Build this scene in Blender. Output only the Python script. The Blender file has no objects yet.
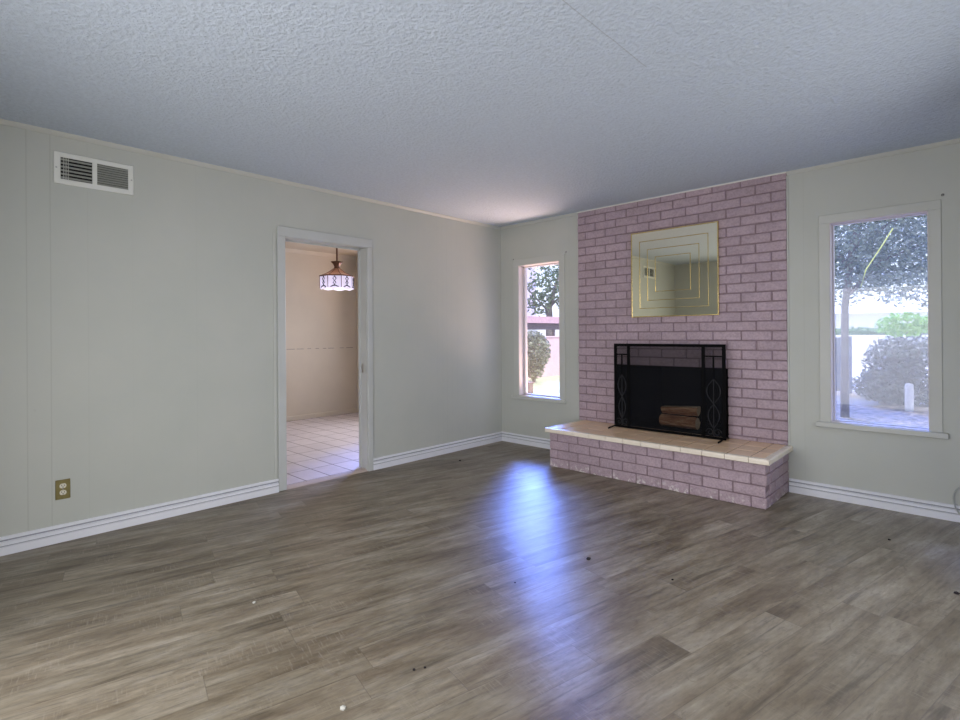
import bpy, bmesh, math, random
from mathutils import Vector, Matrix

random.seed(7)
PI = math.pi
SC = bpy.context.scene
COL = SC.collection

# ------------------------------------------------------------------ camera
HC = 2.44                      # ceiling height
F_PX = 524.316
cam_d = bpy.data.cameras.new('camera')
cam_d.sensor_fit = 'HORIZONTAL'
cam_d.sensor_width = 36.0
cam_d.lens = F_PX / 960 * 36.0
cam_d.shift_y = -26.083 / 960
cam_d.clip_start = 0.02
cam_d.clip_end = 300
cam = bpy.data.objects.new('camera', cam_d)
COL.objects.link(cam)
fw = Vector((-0.68932024, 0.72445622, 0.00089107))
rt = Vector((0.7244346, 0.68930824, -0.00697547))
up = Vector((0.00566764, 0.00416281, 0.99997527))
m = Matrix((rt, up, -fw)).transposed().to_4x4()
m.translation = Vector((3.96966, -4.52783, 1.21715))
cam.matrix_world = m
SC.camera = cam

# ------------------------------------------------------------------ view
SC.view_settings.view_transform = 'Standard'
SC.view_settings.look = 'None'
SC.view_settings.gamma = 1.0
SC.view_settings.use_curve_mapping = False
SC.view_settings.exposure = 0.09

# ------------------------------------------------------------------ sky
world = bpy.data.worlds.new('world')
SC.world = world
world.use_nodes = True
wn, wl = world.node_tree.nodes, world.node_tree.links
wn.clear()
wo = wn.new('ShaderNodeOutputWorld')
wb = wn.new('ShaderNodeBackground')
wtc = wn.new('ShaderNodeTexCoord')
wsp = wn.new('ShaderNodeSeparateXYZ')
wrp = wn.new('ShaderNodeValToRGB')
wl.new(wtc.outputs['Generated'], wsp.inputs[0])
wl.new(wsp.outputs['Z'], wrp.inputs[0])
e = wrp.color_ramp.elements
e[0].position = 0.0
e[0].color = (0.40, 0.42, 0.47, 1)
e[1].position = 0.15
e[1].color = (0.42, 0.46, 0.56, 1)
e2 = e.new(0.95)
e2.color = (0.30, 0.36, 0.52, 1)
# small bright blue patch added so the floor reflects a blue glow
wdt = wn.new('ShaderNodeVectorMath')
wdt.operation = 'DOT_PRODUCT'
wdt.inputs[1].default_value = Vector((-0.520, 0.666, 0.535)).normalized()
wl.new(wtc.outputs['Generated'], wdt.inputs[0])
wmr = wn.new('ShaderNodeMapRange')
wmr.interpolation_type = 'SMOOTHSTEP'
wmr.inputs['From Min'].default_value = 0.972
wmr.inputs['From Max'].default_value = 0.992
wl.new(wdt.outputs['Value'], wmr.inputs['Value'])
wmx = wn.new('ShaderNodeMix')
wmx.data_type = 'RGBA'
wl.new(wmr.outputs[0], wmx.inputs[0])
wl.new(wrp.outputs[0], wmx.inputs[6])
wmx.inputs[7].default_value = (4.2, 7.2, 25.0, 1)
wl.new(wmx.outputs[2], wb.inputs['Color'])
wb.inputs['Strength'].default_value = 3.2
wl.new(wb.outputs[0], wo.inputs['Surface'])


def light(name, kind, loc, energy, color, size=None, size_y=None, direction=None, **kw):
    d = bpy.data.lights.new(name, kind)
    d.energy = energy
    d.color = color
    if kind == 'AREA':
        d.shape = 'RECTANGLE'
        d.size = size
        d.size_y = size_y or size
    elif kind == 'POINT':
        d.shadow_soft_size = size or 0.05
    for k, v in kw.items():
        setattr(d, k, v)
    o = bpy.data.objects.new(name, d)
    o.location = loc
    if direction is not None:
        o.rotation_euler = Vector(direction).to_track_quat('-Z', 'Y').to_euler()
    COL.objects.link(o)
    return o


light('sun', 'SUN', (0, 0, 20), 4.5, (1.0, 0.93, 0.82), direction=(-0.60, 0.02, -0.80), angle=0.01)
# fill lamps added at two invented openings out of view, then kitchen window daylight
light('garden_door_daylight', 'AREA', (2.55, -4.96, 0.98), 56, (1.0, 0.98, 0.97), 2.4, 1.8, (0, 1, -0.15))
light('side_window_daylight', 'AREA', (4.50, -1.9, 1.25), 19, (1.0, 0.98, 0.97), 1.9, 1.3, (-1, -0.45, -0.12))
# added area lamp standing in for sunlit ground bounce, warming the ceiling corner
light('ground_bounce', 'AREA', (0.52, 0.62, 0.10), 95, (1.0, 0.66, 0.50), 1.0, 0.6, (0, -0.42, 0.9))
light('kitchen_window_daylight', 'AREA', (-1.25, 0.24, 1.35), 44, (0.93, 0.90, 1.0), 1.2, 1.1, (0, -1, -0.1))


# ------------------------------------------------------------------ materials
def srgb(r, g, b):
    def f(c):
        c /= 255
        return c / 12.92 if c <= 0.04045 else ((c + 0.055) / 1.055) ** 2.4
    return (f(r), f(g), f(b), 1)


class NT:
    """small helper around a material's node tree"""
    def __init__(self, name):
        self.m = bpy.data.materials.new(name)
        self.m.use_nodes = True
        self.n, self.l = self.m.node_tree.nodes, self.m.node_tree.links
        self.b = self.n['Principled BSDF']
        self.tc = self.n.new('ShaderNodeTexCoord')

    def set(self, sock, v):
        if hasattr(v, 'is_output'):
            self.l.new(v, sock)
        else:
            sock.default_value = v

    def math(self, op, a, b=None, c=None):
        n = self.n.new('ShaderNodeMath')
        n.operation = op
        for i, v in enumerate((a, b, c)):
            if v is not None:
                self.set(n.inputs[i], v)
        return n.outputs[0]

    def sep(self, v):
        n = self.n.new('ShaderNodeSeparateXYZ')
        self.l.new(v, n.inputs[0])
        return n.outputs

    def comb(self, x, y, z):
        n = self.n.new('ShaderNodeCombineXYZ')
        for i, v in enumerate((x, y, z)):
            self.set(n.inputs[i], v)
        return n.outputs[0]

    def mapping(self, scale=(1, 1, 1), rot=(0, 0, 0), loc=(0, 0, 0), v=None):
        n = self.n.new('ShaderNodeMapping')
        n.inputs['Scale'].default_value = scale
        n.inputs['Rotation'].default_value = rot
        n.inputs['Location'].default_value = loc
        self.l.new(v if v is not None else self.tc.outputs['Object'], n.inputs[0])
        return n.outputs[0]

    def noise(self, scale, detail=3, rough=0.55, v=None, dist=0.0):
        n = self.n.new('ShaderNodeTexNoise')
        n.inputs['Scale'].default_value = scale
        n.inputs['Detail'].default_value = detail
        n.inputs['Roughness'].default_value = rough
        n.inputs['Distortion'].default_value = dist
        self.l.new(v if v is not None else self.tc.outputs['Object'], n.inputs['Vector'])
        return n.outputs['Fac']

    def white(self, v):
        n = self.n.new('ShaderNodeTexWhiteNoise')
        self.l.new(v, n.inputs['Vector'])
        return n.outputs['Value']

    def ramp(self, f, stops):
        n = self.n.new('ShaderNodeValToRGB')
        els = n.color_ramp.elements
        while len(els) < len(stops):
            els.new(0.5)
        for el, (p, c) in zip(els, stops):
            el.position = p
            el.color = c if len(c) == 4 else (*c, 1)
        self.set(n.inputs[0], f)
        return n.outputs['Color']

    def mix(self, f, a, b, blend='MIX'):
        n = self.n.new('ShaderNodeMix')
        n.data_type = 'RGBA'
        n.blend_type = blend
        self.set(n.inputs[0], f)
        self.set(n.inputs[6], a)
        self.set(n.inputs[7], b)
        return n.outputs[2]

    def bump(self, h, strength, dist, normal=None):
        n = self.n.new('ShaderNodeBump')
        n.inputs['Strength'].default_value = strength
        n.inputs['Distance'].default_value = dist
        self.l.new(h, n.inputs['Height'])
        if normal is not None:
            self.l.new(normal, n.inputs['Normal'])
        self.l.new(n.outputs[0], self.b.inputs['Normal'])
        return n.outputs[0]

    def out(self, color=None, rough=None, metal=None, spec=None):
        if color is not None:
            self.set(self.b.inputs['Base Color'], color)
        if rough is not None:
            self.set(self.b.inputs['Roughness'], rough)
        if metal is not None:
            self.set(self.b.inputs['Metallic'], metal)
        if spec is not None:
            self.set(self.b.inputs['Specular IOR Level'], spec)
        return self.m


def grey(v):
    return (v, v, v, 1)


def painted(name, col, rough=0.6, var=0.05, scale=3.0, bump=0.0, bscale=120, spec=0.3):
    """plain paint or plastic with a faint mottling"""
    t = NT(name)
    n = t.noise(scale, 4)
    k = t.ramp(n, [(0.3, grey(1 - var)), (0.7, grey(1 + var * 0.4))])
    t.out(t.mix(1.0, col, k, 'MULTIPLY'), rough, spec=spec)
    if bump:
        t.bump(t.noise(bscale, 2), bump, 0.002)
    return t.m


def metal(name, col, rough=0.35):
    t = NT(name)
    n = t.noise(40, 3)
    t.out(t.mix(1.0, col, t.ramp(n, [(0.3, grey(0.85)), (0.7, grey(1.0))]), 'MULTIPLY'), rough, 1.0)
    return t.m


WALL_COL = (0.515, 0.530, 0.490, 1)


def wall_mat(name, col, axis, grooves=()):
    """painted sheet panelling: fine upright grooves at given places, faint scuffs"""
    t = NT(name)
    pos = t.sep(t.tc.outputs['Object'])
    u = pos[axis]
    g = None
    for y, st in grooves:
        d = t.math('ABSOLUTE', t.math('SUBTRACT', u, y))
        k = t.math('MULTIPLY', st, t.math('SUBTRACT', 1.0, t.math('MINIMUM', t.math('DIVIDE', d, 0.004), 1.0)))
        g = k if g is None else t.math('MAXIMUM', g, k)
    n = t.noise(1.6, 5, 0.6)
    c = t.mix(1.0, col, t.ramp(n, [(0.3, (0.94, 0.95, 0.94)), (0.7, (1.02, 1.01, 1.0))]), 'MULTIPLY')
    sm = t.noise(22, 2, 0.5)
    c = t.mix(t.ramp(sm, [(0.74, grey(0)), (0.82, grey(0.18))]), c, (0.30, 0.30, 0.27, 1))
    h = t.noise(90, 3)
    if g is not None:
        c = t.mix(t.math('MULTIPLY', g, 0.22), c, (0.22, 0.21, 0.18, 1))
        h = t.math('SUBTRACT', t.math('MULTIPLY', h, 0.15), g)
    t.bump(h, 0.25, 0.002)
    t.out(c, 0.55, spec=0.3)
    return t.m


M = {}
M['wall_left'] = wall_mat('wall_left_paint', WALL_COL, 1,
                          [(-4.345, 0.5), (-4.139, 1.0), (-4.031, 1.0), (-3.852, 0.35), (-3.617, 0.15), (-3.234, 0.25), (-2.92, 0.12), (-1.24, 0.2), (-0.98, 0.35), (-0.91, 0.3), (-0.85, 0.5), (-0.78, 0.3), (-0.70, 0.35), (-0.57, 0.3), (-0.42, 0.25)])
M['wall_far'] = wall_mat('wall_far_paint', WALL_COL, 0, [(0.93, 0.4), (3.02, 0.4), (3.90, 0.5)])
M['wall'] = wall_mat('wall_plain_paint', WALL_COL, 0, [])
M['trim'] = painted('trim_paint', (0.55, 0.56, 0.52, 1), 0.45)
M['casing'] = painted('door_casing_paint', (0.54, 0.555, 0.54, 1), 0.4, 0.08)
M['baseboard'] = painted('baseboard_paint', (0.80, 0.81, 0.86, 1), 0.3, 0.03)
M['dust'] = painted('groove_dust', (0.36, 0.37, 0.40, 1), 0.9)  # shade of the baseboard grooves, put into the colour
M['reveal'] = painted('window_reveal_paint', (0.66, 0.60, 0.58, 1), 0.5)
M['vinyl'] = painted('window_frame_paint', (0.62, 0.58, 0.60, 1), 0.35)
M['white'] = painted('white_enamel', (0.74, 0.75, 0.70, 1), 0.35, 0.03)
M['kitchen'] = painted('kitchen_wall_paint', (0.60, 0.53, 0.42, 1), 0.55, 0.06, 2.0)
M['black'] = painted('black_iron', (0.003, 0.003, 0.0035, 1), 0.6, 0.2, 60, spec=0.06)
M['wrought'] = painted('wrought_iron', (0.022, 0.022, 0.025, 1), 0.45, 0.2, 60, spec=0.2)
M['dark'] = painted('dark_void', (0.012, 0.012, 0.012, 1), 0.9)
M['brass'] = metal('brass', (0.34, 0.29, 0.13, 1), 0.38)
M['louvre'] = painted('dusty_louvre', (0.36, 0.37, 0.33, 1), 0.5)
M['gold'] = metal('gold_strip', (0.85, 0.66, 0.28, 1), 0.25)
M['steel'] = metal('steel', (0.5, 0.5, 0.48, 1), 0.35)

# ceiling: sprayed texture
t = NT('ceiling_texture')
a = t.noise(55, 4, 0.6)
b_ = t.noise(16, 3, 0.5)
pos = t.sep(t.tc.outputs['Object'])
# a hairline crack along one sheet joint
cr = t.math('ABSOLUTE', t.math('SUBTRACT', pos[0], t.math('ADD', 2.872, t.math('MULTIPLY', t.math('SUBTRACT', t.noise(3, 2), 0.5), 0.02))))
cr = t.math('MULTIPLY', t.math('SUBTRACT', 1.0, t.math('MINIMUM', t.math('DIVIDE', cr, 0.004), 1.0)), t.math('LESS_THAN', pos[1], -2.25))
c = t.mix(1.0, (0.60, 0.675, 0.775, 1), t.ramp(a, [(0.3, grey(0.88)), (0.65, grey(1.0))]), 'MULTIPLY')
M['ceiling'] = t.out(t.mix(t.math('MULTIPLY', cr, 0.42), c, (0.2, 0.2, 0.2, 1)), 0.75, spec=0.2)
t.bump(t.math('ADD', a, t.math('MULTIPLY', b_, 0.6)), 0.9, 0.014)
CEIL = t

# floor: weathered grey-brown planks laid at a slight angle to the walls
t = NT('plank_floor')
ANG = math.radians(12.5)
v = t.mapping(rot=(0, 0, ANG))
p = t.sep(v)
PW, PL = 0.152, 1.22
col = t.math('DIVIDE', p[0], PW)
ci = t.math('FLOOR', col)
off = t.white(t.comb(ci, 3.1, 0.7))
row = t.math('ADD', t.math('DIVIDE', p[1], PL), t.math('MULTIPLY', off, 1.0))
ri = t.math('FLOOR', row)
rnd = t.white(t.comb(ci, ri, 1.3))
rnd2 = t.white(t.comb(ci, ri, 8.9))
fu = t.math('FRACT', col)
fv = t.math('FRACT', row)
eu = t.math('MULTIPLY', t.math('MINIMUM', fu, t.math('SUBTRACT', 1.0, fu)), PW)
ev = t.math('MULTIPLY', t.math('MINIMUM', fv, t.math('SUBTRACT', 1.0, fv)), PL)
seam = t.math('SUBTRACT', 1.0, t.math('MINIMUM', t.math('DIVIDE', t.math('MINIMUM', eu, ev), 0.0022), 1.0))
sh = t.math('MULTIPLY', rnd, 37.0)
gv = t.comb(t.math('ADD', t.math('MULTIPLY', p[0], 30.0), sh), t.math('ADD', t.math('MULTIPLY', p[1], 1.6), sh), rnd2)
g1 = t.noise(1.0, 6, 0.62, gv, 0.6)
gv2 = t.comb(t.math('ADD', t.math('MULTIPLY', p[0], 9.0), sh), t.math('ADD', t.math('MULTIPLY', p[1], 2.2), sh), rnd2)
g2 = t.noise(1.0, 5, 0.6, gv2, 0.3)
gv3 = t.comb(t.math('MULTIPLY', p[0], 130.0), t.math('MULTIPLY', p[1], 5.0), sh)
g3 = t.noise(1.0, 3, 0.6, gv3)
# cross-saw marks: short light ticks across the boards
gv4 = t.comb(t.math('MULTIPLY', p[0], 16.0), t.math('MULTIPLY', p[1], 150.0), sh)
g4 = t.noise(1.0, 2, 0.5, gv4)
msk = t.noise(5.0, 2, 0.5, t.comb(p[0], t.math('MULTIPLY', p[1], 0.7), sh))
base = t.ramp(g2, [(0.32, (0.140, 0.108, 0.070)), (0.44, (0.205, 0.168, 0.116)), (0.56, (0.270, 0.232, 0.170)), (0.70, (0.345, 0.308, 0.245))])
streak = t.ramp(g1, [(0.33, grey(0.58)), (0.43, grey(0.90)), (0.56, grey(1.02)), (0.68, grey(1.13))])
c = t.mix(1.0, base, streak, 'MULTIPLY')
c = t.mix(1.0, c, t.ramp(rnd, [(0.0, (0.86, 0.85, 0.83)), (1.0, (1.08, 1.08, 1.10))]), 'MULTIPLY')
tick = t.math('MULTIPLY', t.ramp(g4, [(0.56, grey(0)), (0.68, grey(1))]), t.ramp(msk, [(0.5, grey(0)), (0.62, grey(0.28))]))
g5 = t.noise(1.0, 5, 0.7, t.comb(t.math('MULTIPLY', p[0], 75.0), t.math('MULTIPLY', p[1], 17.0), sh))
c = t.mix(1.0, c, t.ramp(g5, [(0.30, grey(0.70)), (0.46, grey(0.97)), (0.56, grey(1.03)), (0.72, grey(1.25))]), 'MULTIPLY')
g6 = t.noise(1.0, 4, 0.7, t.comb(t.math('MULTIPLY', p[0], 22.0), t.math('MULTIPLY', p[1], 5.5), t.math('ADD', sh, 5.0)), 1.2)
c = t.mix(t.ramp(g6, [(0.60, grey(0)), (0.68, grey(0.45))]), c, (0.115, 0.085, 0.055, 1))
c = t.mix(tick, c, (0.40, 0.36, 0.30, 1))
c = t.mix(t.math('MULTIPLY', seam, 0.5), c, (0.08, 0.065, 0.05, 1))
hh = t.math('ADD', t.math('MULTIPLY', g3, 0.55), t.math('MULTIPLY', g1, 0.5))
hh = t.math('SUBTRACT', hh, t.math('MULTIPLY', seam, 0.5))
t.bump(hh, 0.26, 0.004)
M['floor'] = t.out(c, t.ramp(g1, [(0.3, grey(0.43)), (0.7, grey(0.37))]), spec=0.8)
t.b.inputs['Anisotropic'].default_value = 0.82
tn = t.comb(math.cos(ANG), -math.sin(ANG), 0.0)
t.l.new(tn, t.b.inputs['Tangent'])

# painted brick
t = NT('painted_brick')
n1 = t.noise(5, 4)
n2 = t.noise(70, 4, 0.65)
geo = t.n.new('ShaderNodeNewGeometry')
rp = geo.outputs['Random Per Island']
c = t.mix(1.0, (0.445, 0.345, 0.385, 1), t.ramp(rp, [(0, (0.93, 0.92, 0.93)), (1, (1.05, 1.04, 1.05))]), 'MULTIPLY')
c = t.mix(1.0, c, t.ramp(n1, [(0.3, grey(0.90)), (0.7, grey(1.06))]), 'MULTIPLY')
c = t.mix(1.0, c, t.ramp(n2, [(0.32, grey(0.80)), (0.5, grey(0.99)), (0.68, grey(1.12))]), 'MULTIPLY')
z = t.sep(t.tc.outputs['Object'])[2]
low = t.ramp(z, [(0.0, grey(1)), (0.07, grey(0.0))])          # chipped paint along the foot of the hearth
chip = t.math('MULTIPLY', t.ramp(t.noise(24, 4, 0.7), [(0.55, grey(0)), (0.60, grey(1))]), low)
c = t.mix(chip, c, (0.70, 0.66, 0.64, 1))
t.bump(n2, 0.35, 0.004)
M['brick'] = t.out(c, 0.55, spec=0.35)
M['mortar'] = painted('painted_mortar', (0.29, 0.215, 0.24, 1), 0.8, 0.15, 30, 0.3)

# hearth tiles
t = NT('hearth_tile')
geo = t.n.new('ShaderNodeNewGeometry')
rp = geo.outputs['Random Per Island']
c = t.mix(t.noise(9, 4), (0.80, 0.54, 0.34, 1), (0.92, 0.71, 0.49, 1))
c = t.mix(1.0, c, t.ramp(rp, [(0, grey(0.90)), (1, grey(1.08))]), 'MULTIPLY')
t.bump(t.noise(60, 2), 0.1, 0.002)
M['hearth_tile'] = t.out(c, 0.28, spec=0.5)
t = NT('cream_nosing')
c = t.mix(t.noise(14, 3), (0.84, 0.74, 0.60, 1), (0.93, 0.85, 0.73, 1))
M['nosing'] = t.out(c, 0.25, spec=0.5)
M['threshold'] = painted('threshold_stone', (0.50, 0.41, 0.36, 1), 0.5)
M['grout'] = painted('hearth_grout', (0.22, 0.16, 0.12, 1), 0.9)

# soot-black firebrick
t = NT('sooty_firebrick')
br = t.n.new('ShaderNodeTexBrick')
t.l.new(t.mapping(scale=(1, 1, 1), rot=(PI / 2, 0, 0)), br.inputs['Vector'])
br.inputs['Scale'].default_value = 4.5
br.inputs['Color1'].default_value = (0.020, 0.019, 0.018, 1)
br.inputs['Color2'].default_value = (0.030, 0.027, 0.024, 1)
br.inputs['Mortar'].default_value = (0.012, 0.012, 0.012, 1)
t.out(t.mix(1.0, br.outputs['Color'], t.ramp(t.noise(6, 4), [(0.3, grey(0.5)), (0.75, grey(1.3))]), 'MULTIPLY'), 0.9, spec=0.1)
M['soot'] = t.m

# woven wire mesh: mostly seen through
t = NT('wire_mesh')
tr = t.n.new('ShaderNodeBsdfTransparent')
mx = t.n.new('ShaderNodeMixShader')
t.out((0.010, 0.011, 0.015, 1), 0.6, spec=0.08)
mx.inputs[0].default_value = 0.36
t.l.new(tr.outputs[0], mx.inputs[1])
t.l.new(t.b.outputs[0], mx.inputs[2])
t.l.new(mx.outputs[0], t.n['Material Output'].inputs['Surface'])
t.bump(t.noise(200, 1), 0.2, 0.001)
M['mesh'] = t.m

# log bark and cut wood
t = NT('log_bark')
n1 = t.noise(1.0, 5, 0.7, t.mapping(scale=(9, 60, 60)))
c = t.ramp(n1, [(0.3, (0.22, 0.11, 0.06)), (0.5, (0.55, 0.27, 0.14)), (0.68, (0.85, 0.58, 0.34))])
t.bump(n1, 0.8, 0.012)
M['bark'] = t.out(c, 0.85, spec=0.2)
t = NT('split_wood')
n1 = t.noise(1.0, 4, 0.6, t.mapping(scale=(6, 80, 80)))
M['split'] = t.out(t.ramp(n1, [(0.3, (0.70, 0.50, 0.28)), (0.7, (0.95, 0.80, 0.56))]), 0.8, spec=0.2)

# mirror glass with a faint bronze tint
t = NT('tinted_mirror')
t.out(t.mix(t.noise(2.0, 2), (0.97, 0.92, 0.72, 1), (1.0, 0.96, 0.76, 1)), 0.015, 1.0)
M['mirror'] = t.m


def glass(name, haze, tint=(0.95, 0.97, 1.0, 1)):
    """window pane: sees through, reflects at grazing angles, carries a film of dust"""
    t = NT(name)
    tr = t.n.new('ShaderNodeBsdfTransparent')
    tr.inputs[0].default_value = tint
    gl = t.n.new('ShaderNodeBsdfGlossy')
    gl.inputs['Roughness'].default_value = 0.03
    lw = t.n.new('ShaderNodeLayerWeight')
    fac = t.math('ADD', 0.03, t.math('MULTIPLY', t.math('POWER', lw.outputs['Facing'], 5.0), 0.6))
    tl = t.n.new('ShaderNodeBsdfTranslucent')
    t.set(tl.inputs[0], t.ramp(t.noise(30, 4, 0.7), [(0.3, (0.62, 0.58, 0.42)), (0.7, (0.90, 0.84, 0.62))]))
    m1 = t.n.new('ShaderNodeMixShader')
    m2 = t.n.new('ShaderNodeMixShader')
    m1.inputs[0].default_value = haze
    t.l.new(tr.outputs[0], m1.inputs[1])
    t.l.new(tl.outputs[0], m1.inputs[2])
    t.l.new(fac, m2.inputs[0])
    t.l.new(m1.outputs[0], m2.inputs[1])
    t.l.new(gl.outputs[0], m2.inputs[2])
    t.l.new(m2.outputs[0], t.n['Material Output'].inputs['Surface'])
    return t.m


M['pane_clear'] = glass('window_pane_glass', 0.02)
M['pane_dusty'] = glass('dusty_window_pane_glass', 0.06)

# kitchen floor tile
t = NT('kitchen_tile')
p = t.sep(t.tc.outputs['Object'])
TS = 0.2195
U = t.math('DIVIDE', t.math('ADD', p[0], 0.06), TS * 1.5)
V = t.math('DIVIDE', t.math('ADD', p[1], 1.51), TS)
fu, fv = t.math('FRACT', U), t.math('FRACT', V)
eu = t.math('MULTIPLY', t.math('MINIMUM', fu, t.math('SUBTRACT', 1.0, fu)), TS * 1.5)
ev = t.math('MULTIPLY', t.math('MINIMUM', fv, t.math('SUBTRACT', 1.0, fv)), TS)
gr = t.math('LESS_THAN', t.math('MINIMUM', eu, ev), 0.0045)
rn = t.white(t.comb(t.math('FLOOR', U), t.math('FLOOR', V), 0.5))
c = t.mix(rn, (0.66, 0.60, 0.60, 1), (0.72, 0.66, 0.66, 1))
c = t.mix(1.0, c, t.ramp(t.noise(12, 3), [(0.3, grey(0.93)), (0.7, grey(1.03))]), 'MULTIPLY')
c = t.mix(gr, c, (0.20, 0.15, 0.13, 1))
t.bump(t.math('SUBTRACT', 1.0, gr), 0.3, 0.002)
M['ktile'] = t.out(c, 0.6, spec=0.2)

# pendant lamp
t = NT('lamp_panel_glass')
tl = t.n.new('ShaderNodeBsdfTranslucent')
tl.inputs[0].default_value = (0.85, 0.83, 0.95, 1)
mx = t.n.new('ShaderNodeAddShader')
t.out((0.80, 0.78, 0.88, 1), 0.3)
t.b.inputs['Emission Color'].default_value = (0.86, 0.82, 1.0, 1)
t.b.inputs['Emission Strength'].default_value = 0.30
mm = t.n.new('ShaderNodeMixShader')
mm.inputs[0].default_value = 0.5
t.l.new(tl.outputs[0], mm.inputs[1])
t.l.new(t.b.outputs[0], mm.inputs[2])
t.l.new(mm.outputs[0], t.n['Material Output'].inputs['Surface'])
M['lampglass'] = t.m
t = NT('amber_skirt_glass')
tl = t.n.new('ShaderNodeBsdfTranslucent')
t.set(tl.inputs[0], t.mix(t.noise(25, 3), (0.34, 0.18, 0.10, 1), (0.48, 0.27, 0.17, 1)))
mm = t.n.new('ShaderNodeMixShader')
mm.inputs[0].default_value = 0.6
t.out((0.30, 0.15, 0.09, 1), 0.3)
t.l.new(tl.outputs[0], mm.inputs[1])
t.l.new(t.b.outputs[0], mm.inputs[2])
t.l.new(mm.outputs[0], t.n['Material Output'].inputs['Surface'])
M['amber'] = t.m
M['copper'] = metal('aged_copper', (0.20, 0.11, 0.08, 1), 0.55)
M['motif'] = painted('lead_motif', (0.05, 0.05, 0.09, 1), 0.5)
t = NT('light_bulb_glow')
t.out((1, 1, 1, 1), 0.4)
t.b.inputs['Emission Color'].default_value = (1.0, 0.88, 0.80, 1)
t.b.inputs['Emission Strength'].default_value = 3
M['bulb'] = t.m


# outdoors
def leaf_mat(name, ca, cb, trans=0.35):
    t = NT(name)
    geo = t.n.new('ShaderNodeNewGeometry')
    c = t.mix(geo.outputs['Random Per Island'], ca, cb)
    t.out(c, 0.45, spec=0.4)
    tl = t.n.new('ShaderNodeBsdfTranslucent')
    t.l.new(c, tl.inputs[0])
    mm = t.n.new('ShaderNodeMixShader')
    mm.inputs[0].default_value = trans
    t.l.new(t.b.outputs[0], mm.inputs[1])
    t.l.new(tl.outputs[0], mm.inputs[2])
    t.l.new(mm.outputs[0], t.n['Material Output'].inputs['Surface'])
    return t.m


M['leaf_tree'] = leaf_mat('canopy_leaf', (0.08, 0.13, 0.10, 1), (0.42, 0.50, 0.42, 1))
M['leaf_far'] = leaf_mat('distant_tree_leaf', (0.05, 0.09, 0.05, 1), (0.22, 0.30, 0.16, 1))
M['leaf_bright'] = leaf_mat('bright_leaf', (0.16, 0.34, 0.07, 1), (0.36, 0.60, 0.16, 1), 0.5)
M['leaf_bush'] = leaf_mat('bush_leaf', (0.05, 0.06, 0.055, 1), (0.24, 0.27, 0.24, 1), 0.25)
M['leaf_shrub'] = leaf_mat('round_shrub_leaf', (0.16, 0.17, 0.11, 1), (0.42, 0.43, 0.32, 1), 0.3)
M['leaf_hedge'] = leaf_mat('hedge_leaf', (0.10, 0.20, 0.12, 1), (0.22, 0.36, 0.22, 1), 0.3)
M['twig'] = painted('yellow_twig', (0.50, 0.55, 0.16, 1), 0.7)
M['pinkpave'] = painted('pinkish_concrete', (0.66, 0.50, 0.44, 1), 0.9, 0.08, 2)  # for the added strip that bounces warm light
M['tbark'] = painted('tree_bark', (0.20, 0.18, 0.18, 1), 0.9, 0.4, 12, 0.6, 40)
M['stucco'] = painted('pink_stucco', (0.62, 0.42, 0.46, 1), 0.85, 0.1, 4, 0.3)
M['fascia'] = painted('pink_fascia_board', (0.55, 0.36, 0.42, 1), 0.7, 0.12, 6)
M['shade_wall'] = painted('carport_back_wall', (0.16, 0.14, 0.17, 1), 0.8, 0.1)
M['pale'] = painted('pale_stucco', (0.60, 0.54, 0.72, 1), 0.85, 0.06)
M['pale_white'] = painted('white_stucco', (0.75, 0.75, 0.78, 1), 0.85, 0.06)
M['post'] = painted('galvanised_post', (0.55, 0.55, 0.60, 1), 0.5, 0.1)
M['soil'] = painted('leaf_litter', (0.31, 0.27, 0.25, 1), 0.95, 0.6, 14, 0.8, 30)
M['lawn'] = painted('bleached_lawn', (0.48, 0.53, 0.36, 1), 0.95, 0.25, 7, 0.6, 60)
M['paving'] = painted('concrete_paving', (0.66, 0.63, 0.64, 1), 0.9, 0.08, 2)
M['planter'] = painted('reddish_block', (0.26, 0.17, 0.16, 1), 0.9, 0.2, 20)
M['bluegrey'] = painted('blue_grey_paint', (0.22, 0.24, 0.33, 1), 0.6, 0.1)
M['roof'] = painted('roof_underside', (0.4, 0.38, 0.36, 1), 0.9)  # for the added light-blocking slabs
M['cable'] = painted('grey_cable_jacket', (0.42, 0.44, 0.42, 1), 0.5)
M['ivory'] = painted('ivory_plastic', (0.70, 0.66, 0.55, 1), 0.4)
M['chip'] = painted('white_paint_flake', (0.55, 0.54, 0.50, 1), 0.8)
M['crumb'] = painted('dark_debris', (0.03, 0.025, 0.03, 1), 0.8)
M['globe'] = painted('frosted_globe', (0.85, 0.90, 0.92, 1), 0.25, 0.02)


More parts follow.
